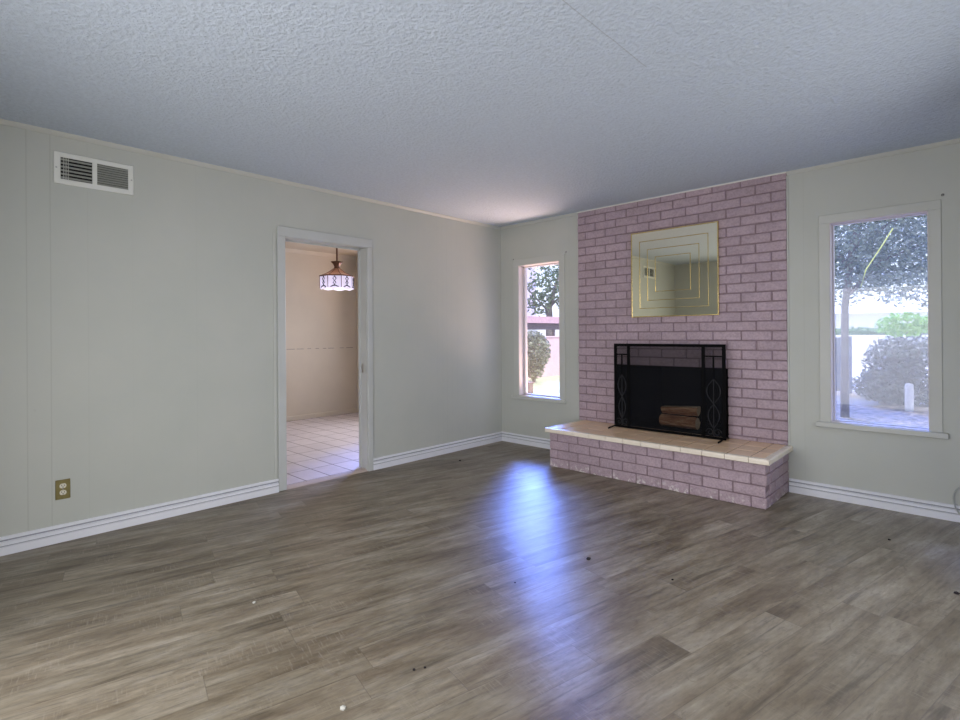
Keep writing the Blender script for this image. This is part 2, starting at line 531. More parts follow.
# ------------------------------------------------------------------ mesh helpers
class MB:
    """collects shapes into ONE mesh"""
    def __init__(self):
        self.v, self.f, self.mi = [], [], []
        self.cur = 0

    def add(self, vs, fs):
        o = len(self.v)
        self.v += [tuple(p) for p in vs]
        for f in fs:
            self.f.append(tuple(i + o for i in f))
            self.mi.append(self.cur)

    def box(self, x0, x1, y0, y1, z0, z1):
        x0, x1 = sorted((x0, x1)); y0, y1 = sorted((y0, y1)); z0, z1 = sorted((z0, z1))
        vs = [(x, y, z) for z in (z0, z1) for y in (y0, y1) for x in (x0, x1)]
        self.add(vs, [(0, 2, 3, 1), (4, 5, 7, 6), (0, 1, 5, 4), (2, 6, 7, 3), (0, 4, 6, 2), (1, 3, 7, 5)])
        return self

    def bevel_box(self, x0, x1, y0, y1, z0, z1, b, jit=0.0):
        """box with chamfered edges"""
        bm = bmesh.new()
        bmesh.ops.create_cube(bm, size=1.0)
        for w in bm.verts:
            w.co = Vector(((x0 + x1) / 2 + w.co.x * (x1 - x0), (y0 + y1) / 2 + w.co.y * (y1 - y0), (z0 + z1) / 2 + w.co.z * (z1 - z0)))
            if jit:
                w.co += Vector((random.uniform(-jit, jit), random.uniform(-jit, jit) * 0.6, random.uniform(-jit, jit)))
        bmesh.ops.bevel(bm, geom=list(bm.edges), offset=b, segments=1, affect='EDGES')
        bm.verts.index_update()
        self.add([w.co for w in bm.verts], [[w.index for w in f.verts] for f in bm.faces])
        bm.free()
        return self

    def prism(self, pts, axis, a, b):
        """polygon in the plane across axis, pushed from a to b; pts are the other two coordinates in order"""
        def P(q, t):
            r = list(q)
            r.insert(axis, t)
            return tuple(r)
        n = len(pts)
        vs = [P(q, a) for q in pts] + [P(q, b) for q in pts]
        fs = [(i, (i + 1) % n, n + (i + 1) % n, n + i) for i in range(n)]
        fs += [tuple(range(n))[::-1], tuple(range(n, 2 * n))]
        self.add(vs, fs)
        return self

    def tube(self, pts, r, n=8, cap=True):
        pts = [Vector(p) for p in pts]
        rs = r if isinstance(r, (list, tuple)) else [r] * len(pts)
        vs, fs = [], []
        for i, p in enumerate(pts):
            d = (pts[min(i + 1, len(pts) - 1)] - pts[max(i - 1, 0)]).normalized()
            ref = Vector((0, 0, 1)) if abs(d.z) < 0.9 else Vector((1, 0, 0))
            a = d.cross(ref).normalized()
            b = d.cross(a)
            for k in range(n):
                t_ = 2 * PI * k / n
                vs.append(p + (a * math.cos(t_) + b * math.sin(t_)) * rs[i])
        for i in range(len(pts) - 1):
            for k in range(n):
                fs.append((i * n + k, i * n + (k + 1) % n, (i + 1) * n + (k + 1) % n, (i + 1) * n + k))
        if cap:
            fs.append(tuple(range(n))[::-1])
            fs.append(tuple(range((len(pts) - 1) * n, len(pts) * n)))
        self.add(vs, fs)
        return self

    def lathe(self, prof, cx, cy, n=24, wob=None):
        vs, fs = [], []
        for (r, z) in prof:
            for k in range(n):
                t_ = 2 * PI * k / n
                rr = r * (wob(t_, z) if wob else 1)
                vs.append((cx + rr * math.cos(t_), cy + rr * math.sin(t_), z))
        for i in range(len(prof) - 1):
            for k in range(n):
                fs.append((i * n + k, i * n + (k + 1) % n, (i + 1) * n + (k + 1) % n, (i + 1) * n + k))
        self.add(vs, fs)
        return self

    def sphere(self, c, r, n=12, sq=(1, 1, 1)):
        prof = [(math.sin(PI * i / n), -math.cos(PI * i / n)) for i in range(n + 1)]
        vs, fs = [], []
        for (a, z) in prof:
            for k in range(n * 2):
                t_ = PI * k / n
                vs.append((c[0] + r * sq[0] * a * math.cos(t_), c[1] + r * sq[1] * a * math.sin(t_), c[2] + r * sq[2] * z))
        w = n * 2
        for i in range(n):
            for k in range(w):
                fs.append((i * w + k, i * w + (k + 1) % w, (i + 1) * w + (k + 1) % w, (i + 1) * w + k))
        self.add(vs, fs)
        return self

    def build(self, name, mats, parent=None, smooth=False, loc=None):
        me = bpy.data.meshes.new(name)
        org = Vector(loc) if loc is not None else Vector((0, 0, 0))
        me.from_pydata([tuple(Vector(p) - org) for p in self.v], [], self.f)
        if not isinstance(mats, (list, tuple)):
            mats = [mats]
        for q in mats:
            me.materials.append(q)
        for pl, i in zip(me.polygons, self.mi):
            pl.material_index = i
            pl.use_smooth = smooth
        bm = bmesh.new()
        bm.from_mesh(me)
        bmesh.ops.remove_doubles(bm, verts=bm.verts, dist=1e-6)
        bmesh.ops.recalc_face_normals(bm, faces=bm.faces)
        bm.to_mesh(me)
        bm.free()
        o = bpy.data.objects.new(name, me)
        COL.objects.link(o)
        o.location = org
        if parent is not None:
            o.parent = parent
            o.location = org
        return o


def tag(o, label, cat, group=None, kind=None):
    o['label'] = label
    o['category'] = cat
    if group:
        o['group'] = group
    if kind:
        o['kind'] = kind
    return o


def thing(name, label, cat, loc=(0, 0, 0), group=None, kind=None):
    o = bpy.data.objects.new(name, None)
    o.empty_display_size = 0.1
    COL.objects.link(o)
    o.location = loc
    return tag(o, label, cat, group, kind)


def part(mb, name, mat, root, **kw):
    """builds a mesh given in world coordinates as a child of root (root unrotated)"""
    base = Vector((0, 0, 0))
    q = root
    while q is not None:
        base += q.location
        q = q.parent
    mb.v = [tuple(Vector(p) - base) for p in mb.v]
    o = mb.build(name, mat, None, **kw)
    o.parent = root
    return o


def struct(mb, name, mat, label, cat, **kw):
    return tag(mb.build(name, mat, **kw), label, cat, kind='structure')


# ------------------------------------------------------------------ room shell
XR, YB = 4.36, -4.83          # right wall and near wall
WT = 0.12
DY0, DY1, DZ = -2.585, -1.828, 1.996       # doorway in the left wall

floor = struct(MB().box(-0.045, XR + WT, YB - WT, WT, -0.10, 0.0), 'floor', M['floor'],
               'grey brown plank floor of the living room', 'floor')
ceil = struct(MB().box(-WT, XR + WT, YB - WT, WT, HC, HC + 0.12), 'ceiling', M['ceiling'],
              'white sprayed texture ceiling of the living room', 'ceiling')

w = MB()
w.box(-WT, 0, YB - WT, DY0 - 0.015, 0, HC)
w.box(-WT, 0, DY1 + 0.015, WT, 0, HC)
w.box(-WT, 0, DY0 - 0.015, DY1 + 0.015, DZ + 0.015, HC)
struct(w, 'wall_left', M['wall_left'], 'pale panelled left wall pierced by the kitchen doorway', 'wall')

# far wall, with two window openings and the mouth of the firebox
LW = (0.262, 0.808, 0.535, 1.977)
RW = (3.185, 3.732, 0.560, 2.011)
FB = (1.462, 2.479, 0.352, 0.9226)
w = MB()
FH = (FB[0] - 0.034, FB[1] + 0.034, FB[2] - 0.034, FB[3])
xs = [(0, LW[0]), (LW[1], FH[0]), (FH[1], RW[0]), (RW[1], XR + WT)]
for a, b in xs:
    w.box(a, b, 0, WT, 0, HC)
for q in (LW, RW, FH):
    w.box(q[0], q[1], 0, WT, 0, q[2])
    w.box(q[0], q[1], 0, WT, q[3], HC)
struct(w, 'wall_far', M['wall_far'], 'pale far wall with the brick fireplace between two windows', 'wall')

# near wall behind the camera, with an opening added for the fill lamp
GD = (1.35, 3.80, 0.02, 2.08)
w = MB()
w.box(0, GD[0], YB - WT, YB, 0, HC)
w.box(GD[1], XR + WT, YB - WT, YB, 0, HC)
w.box(GD[0], GD[1], YB - WT, YB, GD[3], HC)
struct(w, 'wall_near', M['wall'], 'pale near wall seen only in the mirror', 'wall')
w = MB()
w.box(XR, XR + WT, YB, -2.85, 0, HC)
w.box(XR, XR + WT, -0.95, 0, 0, HC)
w.box(XR, XR + WT, -2.85, -0.95, 0, 0.6)  # opening here is added for the side fill lamp
w.box(XR, XR + WT, -2.85, -0.95, 1.95, HC)
struct(w, 'wall_right', M['wall'], 'pale right wall beyond the edge of the picture', 'wall')


# baseboards
def base_profile(s):
    return [(0, 0), (0.018 * s, 0), (0.018 * s, 0.045), (0.009 * s, 0.047), (0.009 * s, 0.052), (0.017 * s, 0.054),
            (0.016 * s, 0.071), (0.004 * s, 0.074), (0.004 * s, 0.085), (0.014 * s, 0.088), (0.014 * s, 0.098), (0.008 * s, 0.103), (0, 0.103)]


def base(s, axis, a, b):
    mb = MB().prism(base_profile(s), axis, a, b)
    mb.cur = 1                                    # grey strips standing for the shade in the two grooves
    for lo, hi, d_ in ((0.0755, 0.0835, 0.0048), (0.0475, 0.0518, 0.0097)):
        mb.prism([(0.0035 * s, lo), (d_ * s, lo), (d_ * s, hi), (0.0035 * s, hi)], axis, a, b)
    return mb


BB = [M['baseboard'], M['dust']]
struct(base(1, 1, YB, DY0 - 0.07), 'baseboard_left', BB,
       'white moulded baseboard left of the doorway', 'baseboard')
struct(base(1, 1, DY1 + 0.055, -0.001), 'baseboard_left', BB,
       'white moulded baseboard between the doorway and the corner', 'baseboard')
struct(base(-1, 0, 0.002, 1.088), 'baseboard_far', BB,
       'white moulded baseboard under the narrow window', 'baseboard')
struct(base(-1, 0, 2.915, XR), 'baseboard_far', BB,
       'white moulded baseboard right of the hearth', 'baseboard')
struct(MB().prism([(XR, 0), (XR - 0.016, 0), (XR - 0.014, 0.08), (XR, 0.103)], 1, YB, -0.02), 'baseboard_right', M['baseboard'],
       'white baseboard along the right wall', 'baseboard')

# small cove between walls and ceiling
cv = [(0, HC), (0, HC - 0.024), (0.006, HC - 0.024), (0.018, HC - 0.012), (0.024, HC - 0.004), (0.024, HC)]
struct(MB().prism(cv, 1, YB, 0), 'trim_1', M['trim'], 'slim painted cove along the top of the left wall', 'trim')
cvf = [(-a, b) for a, b in cv]
struct(MB().prism(cvf, 0, 0.02, 1.045), 'trim_2', M['trim'], 'slim painted cove above the narrow window', 'trim')
struct(MB().prism(cvf, 0, 2.913, XR), 'trim_3', M['trim'], 'slim painted cove above the wide window', 'trim')
struct(MB().prism([(-0.0215, HC), (-0.0215, HC - 0.010), (-0.030, HC - 0.008), (-0.030, HC)], 0, 1.045, 2.913), 'trim_4', M['white'],
       'thin white bead along the top of the brick chimney', 'trim')
struct(MB().box(0, 0.007, -2.684, -2.664, 0.104, 2.02), 'trim_5', M['trim'], 'narrow painted strip beside the left door casing', 'trim')
# caulk lines where the brick meets the wall
struct(MB().box(2.9115, 2.921, -0.012, 0, 0.36, HC - 0.03), 'trim_6', M['trim'], 'pale caulk line down the right edge of the brick', 'trim')
struct(MB().box(1.037, 1.0465, -0.012, 0, 0.36, HC - 0.03), 'trim_7', M['trim'], 'pale caulk line down the left edge of the brick', 'trim')

# ------------------------------------------------------------------ doorway
d = thing('door_1', 'open doorway to the kitchen framed in pale painted casing', 'doorway', (0, (DY0 + DY1) / 2, 0), kind='structure')
CW = 0.068
c = MB()
c.bevel_box(0, 0.016, DY0 - CW, DY0 - 0.004, 0.004, DZ + 0.004, 0.003)
c.bevel_box(0, 0.016, DY1 + 0.004, DY1 + 0.055, 0.0, DZ + 0.004, 0.003)
c.bevel_box(0, 0.018, DY0 - CW, DY1 + 0.055, DZ + 0.004, DZ + 0.08, 0.003)
part(c, 'casing', M['casing'], d)
j = MB()
j.box(-WT, 0.0, DY0 - 0.015, DY0, 0.0, DZ)
j.box(-WT, 0.0, DY1, DY1 + 0.015, 0.0, DZ)
j.box(-WT, 0.0, DY0 - 0.015, DY1 + 0.015, DZ, DZ + 0.015)
part(j, 'jamb', M['casing'], d)
s = MB()
s.box(-0.118, -0.095, DY0, DY0 + 0.011, 0.021, DZ)
s.box(-0.118, -0.095, DY1 - 0.011, DY1, 0.021, DZ)
s.box(-0.118, -0.095, DY0, DY1, DZ - 0.011, DZ)
part(s, 'door_stop', M['casing'], d)
k = MB().box(-0.080, -0.052, DY1 - 0.0015, DY1, 0.88, 0.96)
part(k, 'strike_plate', M['steel'], d)
tm = MB()
tm.prism([(-0.045, 0.0), (0.0, 0.0), (-0.012, 0.010), (-0.045, 0.020)], 1, DY0, DY1)
part(tm, 'threshold', M['threshold'], d)

# ------------------------------------------------------------------ kitchen beyond
KX, KY0, KY1 = -3.05, -3.7, 0.06
struct(MB().box(KX - 0.1, -0.045, KY0, KY1 + 0.1, -0.08, 0.019), 'floor', M['ktile'], 'pale ceramic tile floor of the kitchen', 'floor')
struct(MB().box(KX - 0.1, -WT, KY0 - 0.1, KY1 + 0.1, HC, HC + 0.1), 'ceiling', M['kitchen'], 'plain ceiling of the kitchen', 'ceiling')
struct(MB().box(KX - 0.1, KX, KY0, KY1, 0, HC), 'wall_kitchen', M['kitchen'], 'warm beige kitchen wall facing the doorway', 'wall')
struct(MB().box(KX - 0.1, -WT, KY0 - 0.1, KY0, 0, HC), 'wall_kitchen', M['kitchen'], 'warm beige kitchen wall left of the doorway', 'wall')
w = MB()
KW = (-1.85, -0.65, 0.85, 1.95)
w.box(KX - 0.1, KW[0], KY1, KY1 + 0.1, 0, HC)
w.box(KW[1], -WT, KY1, KY1 + 0.1, 0, HC)
w.box(KW[0], KW[1], KY1, KY1 + 0.1, 0, KW[2])
w.box(KW[0], KW[1], KY1, KY1 + 0.1, KW[3], HC)
struct(w, 'wall_kitchen', M['kitchen'], 'warm beige kitchen wall right of the doorway', 'wall')
struct(MB().prism([(KX, 0.02), (KX + 0.014, 0.02), (KX + 0.012, 0.075), (KX + 0.004, 0.085), (KX, 0.085)], 1, KY0, KY1),
       'baseboard_kitchen', M['kitchen'], 'beige baseboard at the foot of the kitchen wall', 'baseboard')
struct(MB().prism([(KX, HC), (KX, HC - 0.05), (KX + 0.012, HC - 0.05), (KX + 0.03, HC)], 1, KY0, KY1),
       'trim_8', M['kitchen'], 'beige cove along the top of the kitchen wall', 'trim')
# row of old fixing scars along the kitchen wall
sc = MB()
y = -1.2
while y < 0.0:
    L = random.uniform(0.05, 0.16)
    sc.box(KX, KX + 0.003, y, y + L, 1.024, 1.030)
    y += L + random.uniform(0.02, 0.12)
struct(sc, 'trim_9', M['tbark'], 'broken line of old marks along the kitchen wall', 'trim')


# ------------------------------------------------------------------ windows
def window(n, q, cas, sill, label, pane, frame_w, sill_lip):
    x0, x1, z0, z1 = q
    wd = thing('window_%d' % n, label, 'window', ((x0 + x1) / 2, 0, z0), kind='structure')
    c = MB()
    c.bevel_box(cas[0], x0 - 0.0, -0.010, 0, z0 - 0.001, z1, 0.002)
    c.bevel_box(x1, cas[1], -0.010, 0, z0 - 0.001, z1, 0.002)
    c.bevel_box(cas[0], cas[1], -0.011, 0, z1, cas[2], 0.002)
    part(c, 'casing', M['trim'], wd)
    rv = MB()
    for b in ((x0, x0 + 0.004, z0, z1), (x1 - 0.004, x1, z0, z1), (x0, x1, z1 - 0.004, z1), (x0, x1, z0, z0 + 0.004)):
        rv.box(b[0], b[1], -0.004, 0.115, b[2], b[3])
    part(rv, 'reveal', M['reveal'], wd)
    s = MB()
    s.bevel_box(sill[0], sill[1], -sill_lip, 0.0, sill[2], z0, 0.004)
    part(s, 'sill', M['trim'], wd)
    f = MB()
    a, b, lo, hi = x0 + 0.004, x1 - 0.004, z0 + 0.004, z1 - 0.004
    for bb in ((a, a + frame_w, lo, hi), (b - frame_w * 0.5, b, lo, hi), (a, b, lo, lo + frame_w * 0.5), (a, b, hi - frame_w * 0.5, hi)):
        f.bevel_box(bb[0], bb[1], 0.072, 0.112, bb[2], bb[3], 0.002)
    part(f, 'window_frame', M['vinyl'], wd)
    pn = MB().box(a + frame_w - 0.004, b - frame_w * 0.5 + 0.004, 0.092, 0.095, lo + frame_w * 0.4, hi - frame_w * 0.4)
    part(pn, 'pane', pane, wd)
    return wd


window(1, LW, (0.192, 0.876, 2.043), (0.165, 0.889, 0.497), 'narrow window beside the room corner left of the fireplace', M['pane_clear'], 0.026, 0.030)
window(2, RW, (3.119, 3.797, 2.070), (3.096, 3.826, 0.523), 'wide dusty window right of the brick chimney', M['pane_dusty'], 0.008, 0.034)

# ------------------------------------------------------------------ fireplace
fp = thing('fireplace', 'mauve painted brick fireplace with raised tiled hearth', 'fireplace', (1.98, -0.3, 0))
CX0, CX1 = 1.047, 2.911
BH, BL, JT = 0.0768, 0.2225, 0.010
bs = MB()
Z0 = 0.385 - BH
ztop = HC - 0.004
k = 0
while Z0 + (k - 0) * BH < ztop:
    za, zb = Z0 + k * BH + JT / 2, min(Z0 + (k + 1) * BH - JT / 2, ztop)
    za = max(za, 0.354)
    first = 1.137 if (k - 1) % 2 else 1.249      # joint positions of the two bond rows
    j = first - 2 * BL
    row = k
    while j < CX1:
        a, b = max(j + JT / 2, CX0 + random.uniform(-0.002, 0.003)), min(j + BL - JT / 2, CX1 + random.uniform(-0.003, 0.002))
        j += BL
        if b - a < 0.02 or zb - za < 0.012:
            continue
        pieces = [(a, b)]
        if (za + zb) / 2 < FB[3]:
            pieces = []
            if a < FB[0]:
                pieces.append((a, min(b, FB[0])))
            if b > FB[1]:
                pieces.append((max(a, FB[1]), b))
        for a_, b_2 in pieces:
            if b_2 - a_ > 0.015:
                bs.bevel_box(a_, b_2, -0.0215 + random.uniform(-0.0015, 0.0015), 0.0, za, zb, 0.0035, 0.0018)
    k += 1
bs.cur = 1
for a, b, lo, hi in ((CX0 + 0.004, FB[0] - 0.004, 0.352, FB[3]), (FB[1] + 0.004, CX1 - 0.004, 0.352, FB[3]), (CX0 + 0.004, CX1 - 0.004, FB[3], HC - 0.001)):
    bs.box(a, b, -0.0135, -0.0005, lo, hi)
part(bs, 'chimney_breast', [M['brick'], M['mortar']], fp)

# raised hearth base: four courses
HY = -0.581
hb = MB()
ch = 0.314 / 4
HX0, HX1 = 1.092, 2.911
for r in range(4):
    za, zb = r * ch + (0.001 if r == 0 else JT / 2), (r + 1) * ch - JT / 2
    j = (1.18 if r % 2 else 1.299) - BL * 2
    bl = 0.216
    x = (1.18 if r % 2 else 1.299) - 2 * bl
    while x < HX1:
        a, b = max(x + JT / 2, HX0), min(x + bl - JT / 2, HX1)
        x += bl
        if b - a > 0.02:
            hb.bevel_box(a, b, HY, HY + 0.09, za, zb, 0.004, 0.0024)
    for side in (0, 1):
        y = HY + (0.0 if r % 2 else -0.10)
        xa, xb = (HX0, HX0 + 0.09) if side == 0 else (HX1 - 0.09, HX1)
        while y < -0.001:
            a, b = max(y + JT / 2, HY + 0.092), min(y + bl - JT / 2, -0.001)
            y += bl
            if b - a > 0.008:
                hb.bevel_box(xa, xb, a, b, za, zb, 0.004, 0.0024)
hb.cur = 1
hb.box(HX0 + 0.008, HX1 - 0.008, HY + 0.008, -0.001, 0.0, 0.313)
part(hb, 'hearth_base', [M['brick'], M['mortar']], fp)

# tiled hearth top with cream bullnose edge
SX0, SX1, SY = 1.066, 2.940, -0.621
TZ = 0.353
NW = 0.042
g = MB().box(SX0 + 0.012, SX1 - 0.012, SY + 0.012, -0.001, 0.314, TZ - 0.003)
part(g, 'hearth_slab', M['grout'], fp)
ht = MB()
TP = 0.1593
x = 2.808 - TP * 12
xs = []
while x < SX1:
    xs.append(x)
    x += TP
ys = [SY + NW, SY + NW + 0.185, SY + NW + 0.37, -0.001]
for i in range(len(xs)):
    a = max(xs[i] + 0.003, SX0 + NW)
    b = min(xs[i] + TP - 0.003, SX1 - NW)
    if b - a < 0.02:
        continue
    for jy in range(3):
        ht.bevel_box(a, b, ys[jy] + 0.003, ys[jy + 1] - 0.003, TZ - 0.008, TZ + random.uniform(-0.0006, 0.0006), 0.002)
part(ht, 'hearth_tiles', M['hearth_tile'], fp)
nz = MB()


def nose(pts_out, span, along):
    """quarter-round edge tiles along x (front) or y (sides)"""
    prof = [(NW, TZ - 0.008), (NW, TZ)]
    R = 0.012
    for q in range(6):
        t_ = PI / 2 * q / 5
        prof.append((R - R * math.sin(t_), TZ - R + R * math.cos(t_)))
    prof += [(0.0, 0.318), (0.010, 0.312), (NW * 0.5, 0.312)]
    return prof


pf = nose(None, None, None)
edges = [SX0] + [q for q in xs if SX0 + 0.05 < q < SX1 - 0.06] + [SX1]
for a, b in zip(edges, edges[1:]):
    nz.prism([(SY + u, z_) for u, z_ in pf], 0, a + 0.002, b - 0.002)
yy = [SY + NW + 0.002, SY + NW + 0.16, SY + NW + 0.32, SY + NW + 0.48, -0.001]
for a, b in zip(yy, yy[1:]):
    nz.prism([(SX1 - u, z_) for u, z_ in pf], 1, a + 0.002, b - 0.002)
    nz.prism([(SX0 + u, z_) for u, z_ in pf], 1, a + 0.002, b - 0.002)
part(nz, 'edge_tiles', M['nosing'], fp)

# firebox
fb = MB()
T = 0.03
x0, x1, z0, z1 = FB[0], FB[1], FB[2], FB[3]
yb = 0.62
ins = 0.16
fb.prism([(x0 - T, -0.005), (x0, -0.005), (x0 + ins, yb), (x0 + ins - T, yb + T)], 2, z0 - 0.02, z1 + 0.25)
fb.prism([(x1, -0.005), (x1 + T, -0.005), (x1 - ins + T, yb + T), (x1 - ins, yb)], 2, z0 - 0.02, z1 + 0.25)
fb.box(x0 + ins - T, x1 - ins + T, yb, yb + T, z0 - 0.02, z1 + 0.25)
fb.box(x0, x1, -0.001, yb, z0 - 0.03, z0 + 0.003)
fb.box(x0 - T, x1 + T, 0.1, yb + T, z1 + 0.25, z1 + 0.28)
part(fb, 'firebox', M['soot'], fp)
ln = MB().box(x0 - 0.003, x1 + 0.003, -0.012, 0.10, z1 - 0.006, z1)
part(ln, 'lintel_bar', M['black'], fp)

# two logs on the firebox floor
gz = 0.3555


def log(name, c, L, r, ang, label, split):
    mb = MB()
    n, seg = 14, 9
    rnds = [random.uniform(0.9, 1.1) for _ in range(n)]
    vs, fs = [], []
    for i in range(seg + 1):
        x = -L / 2 + L * i / seg
        for k_ in range(n):
            t_ = 2 * PI * k_ / n
            rr = r * rnds[k_] * random.uniform(0.96, 1.04)
            yv, zv = rr * math.cos(t_), rr * math.sin(t_)
            if split:
                zv = min(zv, r * 0.35 + 0.01 * math.sin(x * 9))
            vs.append((c[0] + x * math.cos(ang) - yv * math.sin(ang), c[1] + x * math.sin(ang) + yv * math.cos(ang), c[2] + zv))
    for i in range(seg):
        for k_ in range(n):
            mb_i = (i * n + k_, i * n + (k_ + 1) % n, (i + 1) * n + (k_ + 1) % n, (i + 1) * n + k_)
            fs.append(mb_i)
    mb.add(vs, fs)
    if split:
        for i_, f in enumerate(mb.f):
            kk = i_ % n
            t_ = 2 * PI * (kk + 0.5) / n
            if math.sin(t_) > 0.4:
                mb.mi[i_] = 1
    root = thing(name, label, 'log', c, 'logs in the firebox')
    part(mb, 'bark', [M['bark'], M['split']], root)
    for i in (0, seg):
        e_ = MB()
        e_.add([vs[i * n + k_] for k_ in range(n)], [tuple(range(n))])
        part(e_, 'cut_end', M['split'], root)
    return root


log('log', (2.005, 0.14, gz + 0.060), 0.335, 0.053, -0.04, 'reddish log at the bottom of the pair in the firebox', False)
log('log', (2.015, 0.145, gz + 0.060 + 0.121), 0.32, 0.052, 0.06, 'split log with pale upper edge lying on top of the other', True)

# ------------------------------------------------------------------ fire screen
sy = -0.15
sx0, sx1, sz0, sz1 = 1.520, 2.505, TZ + 0.004, 1.124
fs_ = thing('fire_screen', 'black iron and mesh fire screen standing on the hearth', 'fire screen', ((sx0 + sx1) / 2, sy, TZ))
bw = 0.026
f = MB()
f.bevel_box(sx0, sx0 + bw, sy - 0.008, sy + 0.008, sz0, sz1, 0.002)
f.bevel_box(sx1 - bw, sx1, sy - 0.008, sy + 0.008, sz0, sz1, 0.002)
f.bevel_box(sx0 + bw, sx1 - bw, sy - 0.008, sy + 0.008, sz1 - 0.024, sz1, 0.002)
f.bevel_box(sx0 + bw, sx1 - bw, sy - 0.008, sy + 0.008, sz0, sz0 + 0.018, 0.002)
part(f, 'frame', M['black'], fs_)
dl, dr = 1.664, 2.330
for x in (dl, dr):
    part(MB().bevel_box(x - 0.013, x + 0.013, sy - 0.007, sy + 0.007, sz0 + 0.018, sz1 - 0.024, 0.002), 'divider', M['black'], fs_)
for a, b in ((sx0 + bw, dl - 0.013), (dl + 0.013, dr - 0.013), (dr + 0.013, sx1 - bw)):
    part(MB().box(a, b, sy + 0.002, sy + 0.0035, sz0 + 0.018, sz1 - 0.024), 'mesh_panel', M['mesh'], fs_)
for a, b in ((sx0 + bw, dl - 0.013), (dr + 0.013, sx1 - bw)):
    c_ = (a + b) / 2
    o_ = MB()
    o_.box(a, b, sy - 0.006, sy + 0.001, 1.020, 1.032)
    o_.box(c_ - 0.006, c_ + 0.006, sy - 0.006, sy + 0.001, 0.84, 1.020)
    part(o_, 'crosspiece', M['black'], fs_)
    o_ = MB()
    hw = (b - a) / 2 - 0.008
    for sgn in (-1, 1):
        pts = []
        for i in range(25):
            u = i / 24
            zz = 0.84 - 0.40 * u
            pts.append((c_ + sgn * hw * abs(math.sin(PI * u * 2)) * (1 - 0.35 * u), sy - 0.004, zz))
        o_.tube(pts, 0.004, 6)
        pts = []
        for i in range(19):
            th = i / 18 * 1.6 * 2 * PI * 0.75
            rr = 0.032 * (1 - 0.75 * i / 18)
            pts.append((c_ + sgn * (0.034 + rr * math.cos(th) - 0.004), sy - 0.004, 0.41 + rr * math.sin(th)))
        o_.tube(pts, 0.0035, 6)
    o_.tube([(c_, sy - 0.004, 0.84), (c_, sy - 0.004, sz0 + 0.018)], 0.0035, 6)
    part(o_, 'scrollwork', M['wrought'], fs_)
for x in (sx0 + 0.012, sx1 - 0.012):
    ft = MB().tube([(x, sy - 0.135, TZ + 0.0075), (x, sy - 0.10, TZ + 0.010), (x, sy, TZ + 0.016), (x, sy + 0.09, TZ + 0.0085)], 0.007, 8)
    part(ft, 'foot', M['black'], fs_)

# ------------------------------------------------------------------ mirror over the fireplace
mx0, mx1, mz0, mz1 = 1.641, 2.420, 1.363, 2.138
mi = thing('mirror', 'square bronze tinted mirror with nested gold lines on the brick', 'mirror', ((mx0 + mx1) / 2, -0.035, (mz0 + mz1) / 2))
part(MB().box(mx0 + 0.01, mx1 - 0.01, -0.038, -0.0265, mz0 + 0.01, mz1 - 0.01), 'backing_board', M['dark'], mi)
part(MB().box(mx0 + 0.004, mx1 - 0.004, -0.044, -0.039, mz0 + 0.004, mz1 - 0.004), 'mirror_glass', M['mirror'], mi)


def ring(mb, a, b, lo, hi, w_, y0, y1):
    mb.bevel_box(a, a + w_, y0, y1, lo, hi, 0.001)
    mb.bevel_box(b - w_, b, y0, y1, lo, hi, 0.001)
    mb.bevel_box(a + w_, b - w_, y0, y1, hi - w_, hi, 0.001)
    mb.bevel_box(a + w_, b - w_, y0, y1, lo, lo + w_, 0.001)
    return mb


part(ring(MB(), mx0, mx1, mz0, mz1, 0.009, -0.048, -0.030), 'frame', M['gold'], mi)
for a, b, lo, hi in ((1.722, 2.339, 1.440, 2.053), (1.797, 2.264, 1.511, 1.976), (1.871, 2.190, 1.588, 1.903)):
    part(ring(MB(), a, b, lo, hi, 0.0055, -0.047, -0.044), 'gold_line', M['gold'], mi)

# ------------------------------------------------------------------ wall register (vent)
vy0, vy1, vz0, vz1 = -4.015, -3.609, 2.133, 2.323
vn = thing('wall_vent', 'white two section air vent high on the left wall', 'air vent', (0.0, (vy0 + vy1) / 2, (vz0 + vz1) / 2))
f = MB()
o1 = (-3.982, -3.828)
o2 = (-3.803, -3.640)
oz = (2.165, 2.294)
f.bevel_box(0, 0.010, vy0, o1[0], vz0, vz1, 0.003)
f.bevel_box(0, 0.010, o1[1], o2[0], vz0 + 0.01, vz1 - 0.01, 0.002)
f.bevel_box(0, 0.010, o2[1], vy1, vz0, vz1, 0.003)
f.bevel_box(0, 0.0098, vy0 + 0.004, vy1 - 0.004, oz[1], vz1, 0.003)
f.bevel_box(0, 0.0098, vy0 + 0.004, vy1 - 0.004, vz0, oz[0], 0.003)
part(f, 'frame', M['white'], vn)
part(MB().box(0.0003, 0.0012, o1[0], o2[1], oz[0], oz[1]), 'backing', M['dark'], vn)
for (a, b), nl, tilt in ((o1, 6, 0.004), (o2, 9, 0.003)):
    for i in range(nl):
        z_ = oz[0] + (i + 0.5) * (oz[1] - oz[0]) / nl
        h = (oz[1] - oz[0]) / nl * (0.40 if nl == 6 else 0.62)
        lv = MB().prism([(0.0015, z_ + h * 0.3), (0.0095, z_ - h), (0.0095, z_ - h + 0.002), (0.0015, z_ + h * 0.3 + 0.002)], 1, a, b)
        part(lv, 'louvre', M['louvre'], vn)
vb = MB()
for i in range(4):
    y = o1[0] + 0.012 + i * 0.008
    vb.box(0.0060, 0.0095, y, y + 0.0015, oz[0], oz[1])
part(vb, 'upright_fins', M['white'], vn)
for y, z_ in ((-4.003, 2.228), (-3.622, 2.228)):
    part(MB().sphere((0.0105, y, z_), 0.005, 6, (0.4, 1, 1)), 'screw', M['steel'], vn, smooth=True)

